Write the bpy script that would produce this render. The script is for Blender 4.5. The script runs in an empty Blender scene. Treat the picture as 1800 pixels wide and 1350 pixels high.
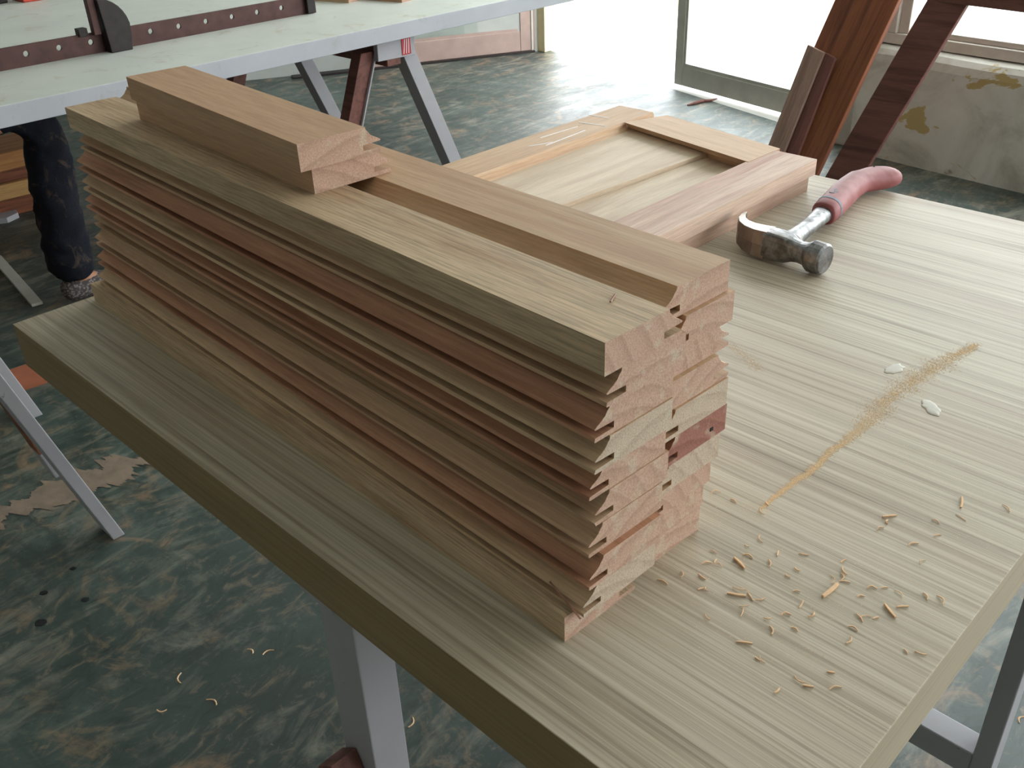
import bpy, bmesh, math, random
from mathutils import Vector, Matrix, noise

random.seed(7)
scene = bpy.context.scene
COL = scene.collection

# ------------------------------------------------------------------ camera
cam_data = bpy.data.cameras.new('camera')
cam = bpy.data.objects.new('camera', cam_data)
COL.objects.link(cam)
cam_data.sensor_width = 36.0
cam_data.lens = 33.592
cam_data.clip_start = 0.02
RIGHT = Vector((0.71526, 0.69800, -0.03465))
DOWN = Vector((0.33773, -0.38864, -0.85726))
FWD = Vector((-0.61183, 0.60146, -0.51372))
m = Matrix.Identity(4)
for i in range(3):
    m[i][0] = RIGHT[i]; m[i][1] = -DOWN[i]; m[i][2] = -FWD[i]
m.translation = Vector((1.34907, -0.34947, 1.34181))
cam.matrix_world = m
scene.camera = cam

# ------------------------------------------------------------------ world, light, exposure
scene.view_settings.view_transform = 'Standard'
scene.view_settings.look = 'None'
scene.view_settings.gamma = 1.0
scene.view_settings.use_curve_mapping = False
scene.view_settings.exposure = 0.0
world = bpy.data.worlds.new('overcast_sky')
scene.world = world
world.use_nodes = True
bg = world.node_tree.nodes['Background']
bg.inputs[0].default_value = (0.93, 0.97, 1.0, 1)
bg.inputs[1].default_value = 7.8


def portal(name, center, u, v, su, sv):
    """sky portal filling an opening; light leaves along u x v"""
    ld = bpy.data.lights.new(name, 'AREA')
    ld.shape = 'RECTANGLE'; ld.size = su; ld.size_y = sv
    ld.cycles.is_portal = True
    o = bpy.data.objects.new(name, ld); COL.objects.link(o)
    u = Vector(u).normalized(); v = Vector(v).normalized(); n = u.cross(v)
    mm = Matrix.Identity(4)
    for i in range(3):
        mm[i][0] = u[i]; mm[i][1] = v[i]; mm[i][2] = n[i]
    mm.translation = Vector(center)
    o.matrix_world = mm


# ------------------------------------------------------------------ helpers
def link(o, parent=None):
    COL.objects.link(o)
    if parent is not None:
        o.parent = parent
    return o


def tag(o, label, cat, group=None, kind=None):
    o['label'] = label
    o['category'] = cat
    if group: o['group'] = group
    if kind: o['kind'] = kind
    return o


def empty(name, loc=(0, 0, 0), rz=0.0):
    o = bpy.data.objects.new(name, None)
    o.empty_display_size = 0.05
    o.location = loc
    o.rotation_euler = (0, 0, rz)
    COL.objects.link(o)
    return o


def finish(name, bm, mats, parent=None, smooth=False, bevel=0.0):
    bmesh.ops.recalc_face_normals(bm, faces=bm.faces[:])
    me = bpy.data.meshes.new(name)
    bm.to_mesh(me); bm.free()
    if not isinstance(mats, (list, tuple)): mats = [mats]
    for mt in mats: me.materials.append(mt)
    if smooth:
        for p in me.polygons: p.use_smooth = True
    o = bpy.data.objects.new(name, me)
    link(o, parent)
    if bevel:
        b = o.modifiers.new('bevel', 'BEVEL'); b.width = bevel; b.segments = 2; b.limit_method = 'ANGLE'
    return o


def struct(o):
    o['kind'] = 'structure'
    return o


def add_box(bm, lo, hi, mi=0):
    vs = [bm.verts.new((x, y, z)) for x in (lo[0], hi[0]) for y in (lo[1], hi[1]) for z in (lo[2], hi[2])]
    idx = [(0, 1, 3, 2), (4, 6, 7, 5), (0, 4, 5, 1), (2, 3, 7, 6), (0, 2, 6, 4), (1, 5, 7, 3)]
    fs = []
    for f in idx:
        fc = bm.faces.new([vs[i] for i in f]); fc.material_index = mi; fs.append(fc)
    return vs


def box(name, lo, hi, mats, parent=None, bevel=0.0):
    bm = bmesh.new(); add_box(bm, lo, hi)
    return finish(name, bm, mats, parent, bevel=bevel)


def hexa(name, corners, mats, parent=None, bevel=0.0):
    """8 corners: bottom quad then top quad, same order"""
    bm = bmesh.new()
    vs = [bm.verts.new(c) for c in corners]
    for f in [(0, 1, 2, 3), (7, 6, 5, 4), (0, 4, 5, 1), (1, 5, 6, 2), (2, 6, 7, 3), (3, 7, 4, 0)]:
        bm.faces.new([vs[i] for i in f])
    return finish(name, bm, mats, parent, bevel=bevel)


def bar(name, a, b, wdir, w, d, mats, parent=None, bevel=0.0, tilt_ends=False):
    """beam from a to b, w wide along wdir, d deep along the third axis"""
    a = Vector(a); b = Vector(b); ax = (b - a).normalized()
    wd = Vector(wdir); wd = (wd - ax * wd.dot(ax)).normalized(); dd = ax.cross(wd)
    cs = []
    for p in (a, b):
        for s, t in ((-1, -1), (1, -1), (1, 1), (-1, 1)):
            q = p + wd * (s * w / 2) + dd * (t * d / 2)
            if tilt_ends and abs(ax.z) > 0.2:
                q = q + ax * ((p.z - q.z) / ax.z)
            cs.append(q)
    return hexa(name, cs, mats, parent, bevel)


def prism(name, prof, x0, x1, mats, parent=None, shear0=0.0, shear1=0.0, segs=1, cap_mi=1):
    """profile (y,z) extruded along x; ends may be cut askew (x shift per unit y)"""
    bm = bmesh.new()
    rings = []
    for k in range(segs + 1):
        f = k / segs
        rings.append([bm.verts.new((x0 + shear0 * y + (x1 + shear1 * y - x0 - shear0 * y) * f, y, z)) for y, z in prof])
    n = len(prof)
    for k in range(segs):
        for i in range(n):
            j = (i + 1) % n
            bm.faces.new((rings[k][i], rings[k][j], rings[k + 1][j], rings[k + 1][i])).material_index = 0
    a = bm.faces.new(rings[0][::-1]); b = bm.faces.new(rings[-1])
    if len(mats) > 1:
        a.material_index = cap_mi; b.material_index = cap_mi
    bm.normal_update()
    bmesh.ops.triangulate(bm, faces=[a, b], ngon_method='EAR_CLIP')
    return finish(name, bm, mats, parent)


def lathe_rings(bm, rings, mi=0, cap=True):
    """rings: list of lists of points"""
    R = [[bm.verts.new(p) for p in r] for r in rings]
    n = len(R[0])
    for k in range(len(R) - 1):
        for i in range(n):
            j = (i + 1) % n
            bm.faces.new((R[k][i], R[k][j], R[k + 1][j], R[k + 1][i])).material_index = mi
    if cap:
        bm.faces.new(R[0][::-1]).material_index = mi
        bm.faces.new(R[-1]).material_index = mi
    return R


def copy_obj(o, parent=None):
    c = o.copy(); COL.objects.link(c)
    c.parent = parent
    return c


# ------------------------------------------------------------------ materials
def S(r, g, b):
    f = lambda c: (c / 255 / 12.92) if c / 255 <= 0.04045 else ((c / 255 + 0.055) / 1.055) ** 2.4
    return (f(r), f(g), f(b), 1)


class N:
    def __init__(self, name):
        self.m = bpy.data.materials.new(name)
        self.m.use_nodes = True
        self.t = self.m.node_tree
        self.p = self.t.nodes['Principled BSDF']

    def n(self, typ, **kw):
        nd = self.t.nodes.new(typ)
        for k, val in kw.items():
            if k in nd.inputs: nd.inputs[k].default_value = val
            else: setattr(nd, k, val)
        return nd

    def l(self, a, b):
        self.t.links.new(a, b)

    def coords(self, scale, rand=True, kind='Object', rot=(0, 0, 0)):
        tc = self.n('ShaderNodeTexCoord')
        mp = self.n('ShaderNodeMapping')
        mp.inputs['Scale'].default_value = scale
        mp.inputs['Rotation'].default_value = rot
        src = tc.outputs[kind]
        if rand:
            oi = self.n('ShaderNodeObjectInfo')
            mu = self.n('ShaderNodeMath', operation='MULTIPLY'); mu.inputs[1].default_value = 37.0
            self.l(oi.outputs['Random'], mu.inputs[0])
            ad = self.n('ShaderNodeVectorMath', operation='ADD')
            self.l(src, ad.inputs[0]); self.l(mu.outputs[0], ad.inputs[1])
            src = ad.outputs[0]
        self.l(src, mp.inputs[0])
        return mp.outputs[0]

    def noise(self, vec, scale, detail=5.0, rough=0.6, dist=0.0):
        nd = self.n('ShaderNodeTexNoise')
        nd.inputs['Scale'].default_value = scale
        nd.inputs['Detail'].default_value = detail
        nd.inputs['Roughness'].default_value = rough
        nd.inputs['Distortion'].default_value = dist
        self.l(vec, nd.inputs['Vector'])
        return nd.outputs['Fac']

    def ramp(self, fac, stops):
        r = self.n('ShaderNodeValToRGB')
        e = r.color_ramp.elements
        while len(e) < len(stops): e.new(0.5)
        for el, (p, c) in zip(e, stops):
            el.position = p; el.color = c
        self.l(fac, r.inputs[0])
        return r.outputs[0]

    def mix(self, a, b, fac, mode='MIX'):
        mx = self.n('ShaderNodeMix', data_type='RGBA', blend_type=mode)
        for sock, val in ((mx.inputs[6], a), (mx.inputs[7], b)):
            if isinstance(val, tuple): sock.default_value = val
            else: self.l(val, sock)
        if isinstance(fac, (int, float)): mx.inputs[0].default_value = fac
        else: self.l(fac, mx.inputs[0])
        return mx.outputs[2]

    def gray(self, fac, a, b, lo=(0, 0, 0, 1), hi=(1, 1, 1, 1)):
        return self.ramp(fac, [(a, lo), (b, hi)])

    def bump(self, h, strength=0.2, dist=0.001):
        b = self.n('ShaderNodeBump')
        b.inputs['Strength'].default_value = strength
        b.inputs['Distance'].default_value = dist
        self.l(h, b.inputs['Height'])
        self.l(b.outputs[0], self.p.inputs['Normal'])

    def done(self, col, rough=0.6, metal=0.0, spec=None):
        if isinstance(col, tuple): self.p.inputs['Base Color'].default_value = col
        else: self.l(col, self.p.inputs['Base Color'])
        if isinstance(rough, (int, float)): self.p.inputs['Roughness'].default_value = rough
        else: self.l(rough, self.p.inputs['Roughness'])
        self.p.inputs['Metallic'].default_value = metal
        if spec is not None: self.p.inputs['Specular IOR Level'].default_value = spec
        return self.m


def wood(name, light, dark, alt=None, altamt=0.7, grain=0.5, rough=0.62, band=1.0):
    k = N(name)
    v = k.coords((0.9, 15.0 * band, 15.0 * band))
    f = k.noise(v, 2.2, 6, 0.55, 0.9)
    col = k.ramp(f, [(0.30, dark), (0.55, light), (0.75, tuple(min(1, c * 1.06) for c in light[:3]) + (1,))])
    if alt:
        oi = k.n('ShaderNodeObjectInfo')
        wn = k.n('ShaderNodeTexWhiteNoise', noise_dimensions='1D')
        k.l(oi.outputs['Random'], wn.inputs['W'])
        mu = k.n('ShaderNodeMath', operation='MULTIPLY'); mu.inputs[1].default_value = altamt
        k.l(wn.outputs['Value'], mu.inputs[0])
        col = k.mix(col, alt, mu.outputs[0], 'MIX')
    v2 = k.coords((5.0, 150.0, 150.0))
    g = k.noise(v2, 3.0, 4, 0.7, 0.2)
    gr = k.gray(g, 0.36, 0.62, (1 - grain * 0.5,) * 3 + (1,))
    col = k.mix(col, gr, 1.0, 'MULTIPLY')
    k.bump(g, 0.15, 0.0006)
    return k.done(col, rough, 0, 0.35)


def end_grain(name, a, b, line, amount=0.6):
    k = N(name)
    v = k.coords((1, 1, 1))
    w = k.n('ShaderNodeTexWave', wave_type='RINGS', rings_direction='X', wave_profile='SAW')
    w.inputs['Scale'].default_value = 17.0
    w.inputs['Distortion'].default_value = 2.2
    w.inputs['Detail'].default_value = 2.0
    w.inputs['Detail Scale'].default_value = 1.2
    # ring centre lies off the board
    mp = k.n('ShaderNodeMapping'); mp.inputs['Location'].default_value = (0, 0.03, 0.11)
    mp.inputs['Scale'].default_value = (0, 1, 1)
    tc = k.n('ShaderNodeTexCoord'); oi = k.n('ShaderNodeObjectInfo')
    cx = k.n('ShaderNodeCombineXYZ')
    m1 = k.n('ShaderNodeMath', operation='MULTIPLY_ADD'); m1.inputs[1].default_value = 0.34; m1.inputs[2].default_value = -0.2
    m2 = k.n('ShaderNodeMath', operation='MULTIPLY_ADD'); m2.inputs[1].default_value = -0.12; m2.inputs[2].default_value = 0.08
    k.l(oi.outputs['Random'], m1.inputs[0]); k.l(oi.outputs['Random'], m2.inputs[0])
    k.l(m1.outputs[0], cx.inputs['Y']); k.l(m2.outputs[0], cx.inputs['Z'])
    ad = k.n('ShaderNodeVectorMath', operation='ADD')
    k.l(tc.outputs['Object'], ad.inputs[0]); k.l(cx.outputs[0], ad.inputs[1])
    k.l(ad.outputs[0], mp.inputs[0]); k.l(mp.outputs[0], w.inputs['Vector'])
    rings = k.ramp(w.outputs['Fac'], [(0.0, a), (0.55, b), (0.90, line), (1.0, b)])
    big = k.noise(k.coords((1, 30, 30)), 1.6, 3, 0.5, 0.5)
    base = k.mix(a, rings, amount)
    base = k.mix(base, S(204, 190, 168), k.gray(big, 0.55, 0.72, hi=(0.75,) * 3 + (1,)))
    sp = k.noise(k.coords((1, 1, 1)), 620, 2, 0.7)
    col = k.mix(base, k.gray(sp, 0.30, 0.62, (0.74, 0.68, 0.64, 1)), 1.0, 'MULTIPLY')
    k.bump(sp, 0.35, 0.0008)
    return k.done(col, 0.85, 0, 0.2)


def plain(name, col, rough=0.6, metal=0.0, var=0.12, scale=8.0, spec=None):
    k = N(name)
    f = k.noise(k.coords((1, 1, 1)), scale, 6, 0.6)
    d = tuple(c * (1 - var) for c in col[:3]) + (1,)
    l = tuple(min(1, c * (1 + var)) for c in col[:3]) + (1,)
    return k.done(k.ramp(f, [(0.3, d), (0.7, l)]), rough, metal, spec)


M = {}
M['board'] = wood('pale_timber', S(206, 174, 138), S(178, 138, 102), S(196, 154, 122), 0.75, 0.42)
M['board_end'] = end_grain('timber_end_grain', S(200, 168, 148), S(192, 156, 136), S(158, 126, 108), 0.42)
M['board_warm'] = wood('warm_reddish_timber', S(194, 142, 110), S(160, 106, 80), None, 0, 0.45)
M['board_pale_end'] = end_grain('pale_end_grain', S(202, 184, 164), S(192, 172, 152), S(160, 138, 120), 0.4)
M['board_red'] = wood('reddish_timber', S(178, 132, 110), S(146, 98, 80), None, 0, 0.5)
M['board_red_end'] = end_grain('reddish_end_grain', S(164, 116, 102), S(150, 102, 90), S(112, 70, 60), 0.4)
M['board_top'] = wood('pale_open_grain_timber', S(210, 182, 148), S(188, 154, 120), None, 0, 0.85)
M['frame_wood'] = wood('frame_timber', S(212, 182, 146), S(186, 148, 112), S(214, 174, 146), 0.5, 0.4)
M['pink_wood'] = wood('pinkish_timber', S(216, 186, 166), S(190, 146, 126), None, 0, 0.5)
M['panel_wood'] = wood('panel_timber', S(224, 204, 180), S(198, 172, 146), None, 0, 0.3, band=0.5)
M['brown_wood'] = wood('dark_brown_timber', S(124, 80, 70), S(92, 56, 50), None, 0, 0.5)
M['orange_wood'] = wood('orange_brown_timber', S(150, 92, 62), S(108, 60, 46), None, 0, 0.5)
M['stack_wood'] = wood('weathered_orange_timber', S(186, 124, 68), S(150, 84, 48), S(214, 170, 110), 0.8, 0.5)
M['greyed_wood'] = wood('greyed_timber', S(170, 138, 122), S(136, 104, 92), None, 0, 0.6)
M['black'] = plain('black_void', S(18, 14, 12), 0.9)


def laminate():
    k = N('streaked_laminate')
    a = k.noise(k.coords((0.55, 34.0, 8.0), False), 3.0, 6, 0.65, 0.25)
    b = k.noise(k.coords((0.8, 130.0, 30.0), False), 3.0, 5, 0.7, 0.1)
    c = k.noise(k.coords((0.35, 7.0, 5.0), False), 1.6, 3, 0.5, 0.4)
    col = k.ramp(a, [(0.28, S(140, 124, 106)), (0.48, S(186, 174, 152)), (0.70, S(204, 195, 177))])
    col = k.mix(col, S(168, 146, 126), k.gray(c, 0.50, 0.70, hi=(0.55,) * 3 + (1,)))
    col = k.mix(col, k.gray(b, 0.36, 0.58, (0.70, 0.66, 0.62, 1)), 1.0, 'MULTIPLY')
    k.bump(b, 0.22, 0.0008)
    return k.done(col, 0.50, 0, 0.42)


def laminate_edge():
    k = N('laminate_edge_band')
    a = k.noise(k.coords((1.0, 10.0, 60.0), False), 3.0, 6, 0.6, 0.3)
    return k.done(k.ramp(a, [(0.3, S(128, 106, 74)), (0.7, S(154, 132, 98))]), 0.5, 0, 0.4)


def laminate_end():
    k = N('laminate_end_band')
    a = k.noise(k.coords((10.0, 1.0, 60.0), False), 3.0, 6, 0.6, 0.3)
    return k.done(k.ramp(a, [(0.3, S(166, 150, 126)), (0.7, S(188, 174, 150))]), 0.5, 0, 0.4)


M['lam'] = laminate(); M['lam_edge'] = laminate_edge(); M['lam_end'] = laminate_end()


def floor_mat():
    k = N('dusty_green_concrete')
    v = k.coords((1, 1, 1), False)
    vs = k.coords((2.6, 0.8, 1.0), False, rot=(0, 0, math.radians(24)))
    base = k.noise(v, 1.3, 6, 0.6, 0.4)
    col = k.ramp(base, [(0.30, S(32, 44, 40)), (0.52, S(52, 67, 61)), (0.75, S(82, 97, 90))])
    sw = k.noise(vs, 3.4, 9, 0.68, 1.6)
    col = k.mix(col, S(150, 146, 130), k.gray(sw, 0.50, 0.70, hi=(0.62,) * 3 + (1,)))
    dk = k.noise(k.coords((1.4, 4.2, 1), False, rot=(0, 0, math.radians(-18))), 2.2, 8, 0.62, 1.1)
    col = k.mix(col, S(38, 54, 48), k.gray(dk, 0.46, 0.62, hi=(0.78,) * 3 + (1,)))
    sp = k.noise(v, 60, 4, 0.75, 0.3)
    col = k.mix(col, S(172, 150, 118), k.gray(sp, 0.66, 0.76, hi=(0.5,) * 3 + (1,)))
    br = k.noise(v, 7.0, 7, 0.7, 1.2)
    col = k.mix(col, S(140, 112, 86), k.gray(br, 0.54, 0.68, hi=(0.7,) * 3 + (1,)))
    sw2 = k.noise(k.coords((1.5, 0.7, 1), False, rot=(0, 0, 0.5)), 13.0, 8, 0.72, 2.2)
    col = k.mix(col, S(122, 106, 88), k.gray(sw2, 0.54, 0.68, hi=(0.8,) * 3 + (1,)))
    col = k.mix(col, S(20, 32, 26), k.ramp(sw2, [(0.32, (0.7, 0.7, 0.7, 1)), (0.47, (0, 0, 0, 1))]))
    rg = k.noise(vs, 4.0, 5, 0.6, 0.5)
    rr = k.gray(rg, 0.3, 0.75, (0.40,) * 3 + (1,), (0.62,) * 3 + (1,))
    k.bump(sw, 0.08, 0.002)
    return k.done(col, rr, 0, 0.75)


M['floor'] = floor_mat()


def stained_wall():
    k = N('peeling_whitewash')
    v = k.coords((1, 1, 1), False)
    a = k.noise(v, 3.5, 7, 0.65, 0.7)
    col = k.ramp(a, [(0.30, S(150, 146, 132)), (0.55, S(196, 194, 184)), (0.75, S(210, 208, 200))])
    p = k.noise(k.coords((1, 1, 1.5), False), 2.7, 6, 0.62, 0.9)
    col = k.mix(col, S(168, 148, 92), k.gray(p, 0.615, 0.63, hi=(0.9,) * 3 + (1,)))
    d = k.noise(k.coords((1, 1, 1.2), False), 4.3, 6, 0.7, 0.6)
    col = k.mix(col, S(112, 98, 74), k.gray(d, 0.66, 0.74, hi=(0.7,) * 3 + (1,)))
    k.bump(a, 0.2, 0.004)
    return k.done(col, 0.8, 0, 0.25)


def dirty_white(name, base, stain, rough=0.45):
    k = N(name)
    v = k.coords((1, 1, 1), False)
    a = k.noise(v, 4.0, 6, 0.6, 0.5)
    col = k.ramp(a, [(0.3, tuple(c * 0.88 for c in base[:3]) + (1,)), (0.7, base)])
    b = k.noise(v, 9.0, 8, 0.7, 0.6)
    col = k.mix(col, stain, k.gray(b, 0.57, 0.72, hi=(0.65,) * 3 + (1,)))
    c = k.noise(v, 38.0, 4, 0.7)
    col = k.mix(col, S(96, 96, 92), k.gray(c, 0.70, 0.76, hi=(0.7,) * 3 + (1,)))
    return k.done(col, rough, 0, 0.4)


M['wall_stained'] = stained_wall()
M['wall'] = plain('whitewashed_plaster', S(196, 196, 188), 0.85, 0, 0.08, 3)
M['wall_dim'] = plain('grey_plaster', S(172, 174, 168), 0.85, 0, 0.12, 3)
M['ceiling'] = plain('ceiling_plaster', S(226, 226, 222), 0.9, 0, 0.06, 3)
M['bench'] = dirty_white('worn_white_laminate', S(206, 209, 201), S(168, 152, 112))
M['bench_edge'] = dirty_white('scuffed_white_edge', S(176, 176, 182), S(150, 146, 136))
M['white_paint'] = dirty_white('scuffed_white_paint', S(170, 167, 171), S(158, 152, 142), 0.5)
M['grey_paint'] = plain('grey_painted_wood', S(182, 178, 168), 0.6, 0, 0.1, 12)
M['pink_paint'] = plain('pinkish_brown_painted_wood', S(162, 138, 128), 0.55, 0, 0.1, 12)
M['cream'] = plain('cream_painted_wood', S(222, 208, 166), 0.6, 0, 0.1, 10)
M['frame_white'] = plain('whitish_window_paint', S(190, 182, 172), 0.5, 0, 0.1, 14)
M['rust'] = plain('rusty_steel_bar', S(74, 50, 46), 0.5, 0.55, 0.25, 30)
M['cast'] = plain('blackened_cast_iron', S(44, 38, 36), 0.5, 0.5, 0.3, 40)
M['red'] = plain('red_plastic', S(196, 74, 56), 0.5)
M['red_ink'] = plain('red_sticker_print', S(176, 44, 48), 0.5, 0, 0.15, 60)
M['white_ink'] = plain('white_sticker_print', S(226, 222, 222), 0.5)
M['glue'] = plain('dried_white_glue', S(184, 178, 164), 0.5, 0, 0.05, 60)
M['shaving'] = plain('fresh_wood_shaving', S(232, 192, 150), 0.75, 0, 0.16, 90)
M['dust'] = plain('sawdust', S(230, 198, 156), 0.95, 0, 0.14, 400)
M['floor_dust'] = plain('settled_dust', S(126, 110, 94), 0.95, 0, 0.2, 30)
M['card'] = plain('terracotta_card', S(166, 98, 70), 0.8, 0, 0.08, 20)
M['outside'] = plain('pale_outdoor_concrete', S(206, 206, 200), 0.8, 0, 0.06, 2)
M['skin'] = plain('skin', S(176, 122, 92), 0.55, 0, 0.06, 20)
M['hair'] = plain('black_hair', S(22, 18, 16), 0.5)
M['shirt'] = plain('grey_cotton', S(92, 98, 104), 0.9)


def jeans_mat():
    k = N('dusty_dark_denim')
    v = k.coords((1, 1, 1), False)
    f = k.noise(v, 240, 3, 0.7)
    col = k.ramp(f, [(0.3, S(18, 19, 26)), (0.7, S(32, 34, 44))])
    d = k.noise(k.coords((1, 1.4, 0.8), False), 13, 8, 0.7, 1.4)
    col = k.mix(col, S(112, 92, 70), k.gray(d, 0.55, 0.70, hi=(0.5,) * 3 + (1,)))
    return k.done(col, 0.9, 0, 0.2)


M['jeans'] = jeans_mat()
M['jeans_seam'] = plain('denim_seam', S(56, 54, 58), 0.9)


def shoe_mat():
    k = N('grey_snakeskin_fabric')
    vo = k.n('ShaderNodeTexVoronoi'); vo.inputs['Scale'].default_value = 130
    k.l(k.coords((1, 1, 1), False), vo.inputs['Vector'])
    return k.done(k.ramp(vo.outputs['Distance'], [(0.15, S(150, 138, 134)), (0.6, S(74, 66, 66))]), 0.8)


M['shoe'] = shoe_mat()


def glass_mat():
    k = N('window_glass')
    t = k.t
    for nd in list(t.nodes):
        if nd.type == 'BSDF_PRINCIPLED': t.nodes.remove(nd)
    out = [nd for nd in t.nodes if nd.type == 'OUTPUT_MATERIAL'][0]
    tr = k.n('ShaderNodeBsdfTransparent'); tr.inputs[0].default_value = (0.95, 0.97, 0.96, 1)
    gl = k.n('ShaderNodeBsdfGlossy'); gl.inputs['Roughness'].default_value = 0.03
    lw = k.n('ShaderNodeLayerWeight'); lw.inputs['Blend'].default_value = 0.5
    pw = k.n('ShaderNodeMath', operation='POWER'); pw.inputs[1].default_value = 4.0
    fr = k.n('ShaderNodeMath', operation='MULTIPLY_ADD'); fr.inputs[1].default_value = 0.5; fr.inputs[2].default_value = 0.03
    k.l(lw.outputs['Facing'], pw.inputs[0]); k.l(pw.outputs[0], fr.inputs[0])
    mx = k.n('ShaderNodeMixShader')
    k.l(fr.outputs[0], mx.inputs[0]); k.l(tr.outputs[0], mx.inputs[1]); k.l(gl.outputs[0], mx.inputs[2])
    k.l(mx.outputs[0], out.inputs[0])
    return k.m


M['glass'] = glass_mat()
M['steel'] = None


def steel():
    k = N('worn_hammer_steel')
    f = k.noise(k.coords((1, 1, 1)), 60, 6, 0.65, 0.5)
    col = k.ramp(f, [(0.35, S(96, 92, 90)), (0.6, S(150, 150, 152))])
    g = k.noise(k.coords((1, 1, 1)), 32, 5, 0.6, 0.4)
    col = k.mix(col, S(120, 108, 98), k.gray(g, 0.52, 0.64, hi=(0.55,) * 3 + (1,)))
    rr = k.gray(f, 0.3, 0.7, (0.50,) * 3 + (1,), (0.34,) * 3 + (1,))
    return k.done(col, rr, 0.9)


M['steel'] = steel()
M['brown_steel'] = plain('browned_hammer_steel', S(134, 124, 116), 0.34, 0.9, 0.2, 50)


def grip():
    k = N('faded_maroon_rubber')
    f = k.noise(k.coords((1, 1, 1)), 26, 6, 0.6, 0.4)
    col = k.ramp(f, [(0.3, S(132, 66, 66)), (0.6, S(156, 96, 96)), (0.8, S(168, 118, 118))])
    return k.done(col, 0.55, 0, 0.4)


M['grip'] = grip()
M['grip_mark'] = plain('worn_blue_grey_rubber', S(96, 104, 116), 0.6, 0, 0.2, 80)

M['oil'] = plain('black_oil_stain', S(16, 22, 20), 0.5)

# ------------------------------------------------------------------ the setting
P_OPEN_L = Vector((-3.06, 4.36, 0))      # left jamb of the doorway
P_OPEN_R = Vector((-0.53, 3.66, 0))      # right end of the doorway, corner of the low wall
CEIL = 3.3
HEAD = 2.9
# floor slab inside, bright concrete outside
bm = bmesh.new()
poly = [(-5.4, -3.2), (3.9, -3.2), (3.9, 3.2), (-0.53, 3.72), (-3.06, 4.42), (-5.4, 0.25)]
t_ = [bm.verts.new((x, y, 0)) for x, y in poly]; b_ = [bm.verts.new((x, y, -0.15)) for x, y in poly]
bm.faces.new(t_); bm.faces.new(b_[::-1])
for i in range(6):
    j = (i + 1) % 6; bm.faces.new((t_[i], b_[i], b_[j], t_[j]))
struct(finish('floor', bm, M['floor']))
struct(box('floor_outside', (-16, -12, -0.30), (16, 22, -0.152), M['outside']))
# raise the apron just beyond the doorway
bm = bmesh.new()
poly = [(-0.50, 3.725), (14, 2.4), (14, 20), (-14, 20), (-14, 9.0), (-3.08, 4.43)]
t_ = [bm.verts.new((x, y, -0.012)) for x, y in poly]; b_ = [bm.verts.new((x, y, -0.15)) for x, y in poly]
bm.faces.new(t_); bm.faces.new(b_[::-1])
for i in range(6):
    j = (i + 1) % 6; bm.faces.new((t_[i], b_[i], b_[j], t_[j]))
struct(finish('floor_apron', bm, M['outside']))


def wall_seg(name, a, b, z0, z1, thick, mat, bevel=0.0):
    """wall from a to b; thickness goes to the left of a->b"""
    a = Vector(a); b = Vector(b); d = (b - a).normalized(); nrm = Vector((-d.y, d.x, 0)) * thick
    cs = []
    for z in (z0, z1):
        for p in (a, b, b + nrm, a + nrm): cs.append((p.x, p.y, z))
    return struct(hexa(name, cs, mat, None, bevel))


W0 = Vector((-0.53, 3.642, 0)); WD = Vector((1, -0.108, 0)).normalized(); WN = Vector((0.108, 1, 0)).normalized()
W1 = W0 + WD * 4.46
# low stained wall under the long window, with a slightly rounded sill edge
bm = bmesh.new()
prof = [(0, 0), (0, 0.395), (0.006, 0.425), (0.022, 0.445), (0.05, 0.452), (0.20, 0.458), (0.20, 0)]
segs = 40
R_ = []
for k in range(segs + 1):
    p = W0 + WD * (4.46 * k / segs)
    ring = []
    for (o, z) in prof:
        wob = 0.006 * noise.noise(Vector((k * 0.45, z * 6, 3.1))) if o < 0.1 else 0
        q = p + WN * (o + wob); ring.append((q.x, q.y, z + wob * (0.7 if z > 0.3 else 0)))
    R_.append(ring)
lathe_rings(bm, R_)
struct(finish('wall_window', bm, M['wall_stained']))
# wall above the window head and right-hand end pier
wall_seg('wall_window_head', W0, W1, HEAD, CEIL, 0.2, M['wall'])
wall_seg('wall_door_head', P_OPEN_L, P_OPEN_R, HEAD, CEIL, 0.2, M['wall'])


# window frame standing on the low wall
def wframe(name, a, b, z0, z1, o0, o1, mat, parent=None):
    pa = W0 + WD * a; pb = W0 + WD * b
    cs = []
    for z in (z0, z1):
        for p, o in ((pa, o0), (pb, o0), (pb, o1), (pa, o1)):
            q = p + WN * o; cs.append((q.x, q.y, z))
    return hexa(name, cs, mat, parent, 0.003)


win = empty('window_1', (0, 0, 0)); struct(win)
wframe('bottom_rail', 0.0, 4.4, 0.458, 0.50, 0.065, 0.15, M['frame_white'], win)
wframe('glazing_bead', 0.16, 4.4, 0.50, 0.522, 0.085, 0.13, M['frame_white'], win)
wframe('jamb', 0.0, 0.10, 0.50, HEAD, 0.065, 0.17, M['frame_white'], win)
wframe('jamb_bead', 0.10, 0.145, 0.50, HEAD, 0.085, 0.15, M['frame_white'], win)
for a in (1.5, 2.9, 4.36):
    wframe('mullion', a, a + 0.08, 0.50, HEAD, 0.065, 0.15, M['frame_white'], win)
wframe('head_rail', 0.0, 4.46, HEAD - 0.06, HEAD, 0.065, 0.15, M['frame_white'], win)
for a, b in ((0.14, 1.5), (1.58, 2.9), (2.98, 4.36)):
    wframe('pane', a, b, 0.51, HEAD - 0.055, 0.106, 0.110, M['glass'], win)

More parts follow.
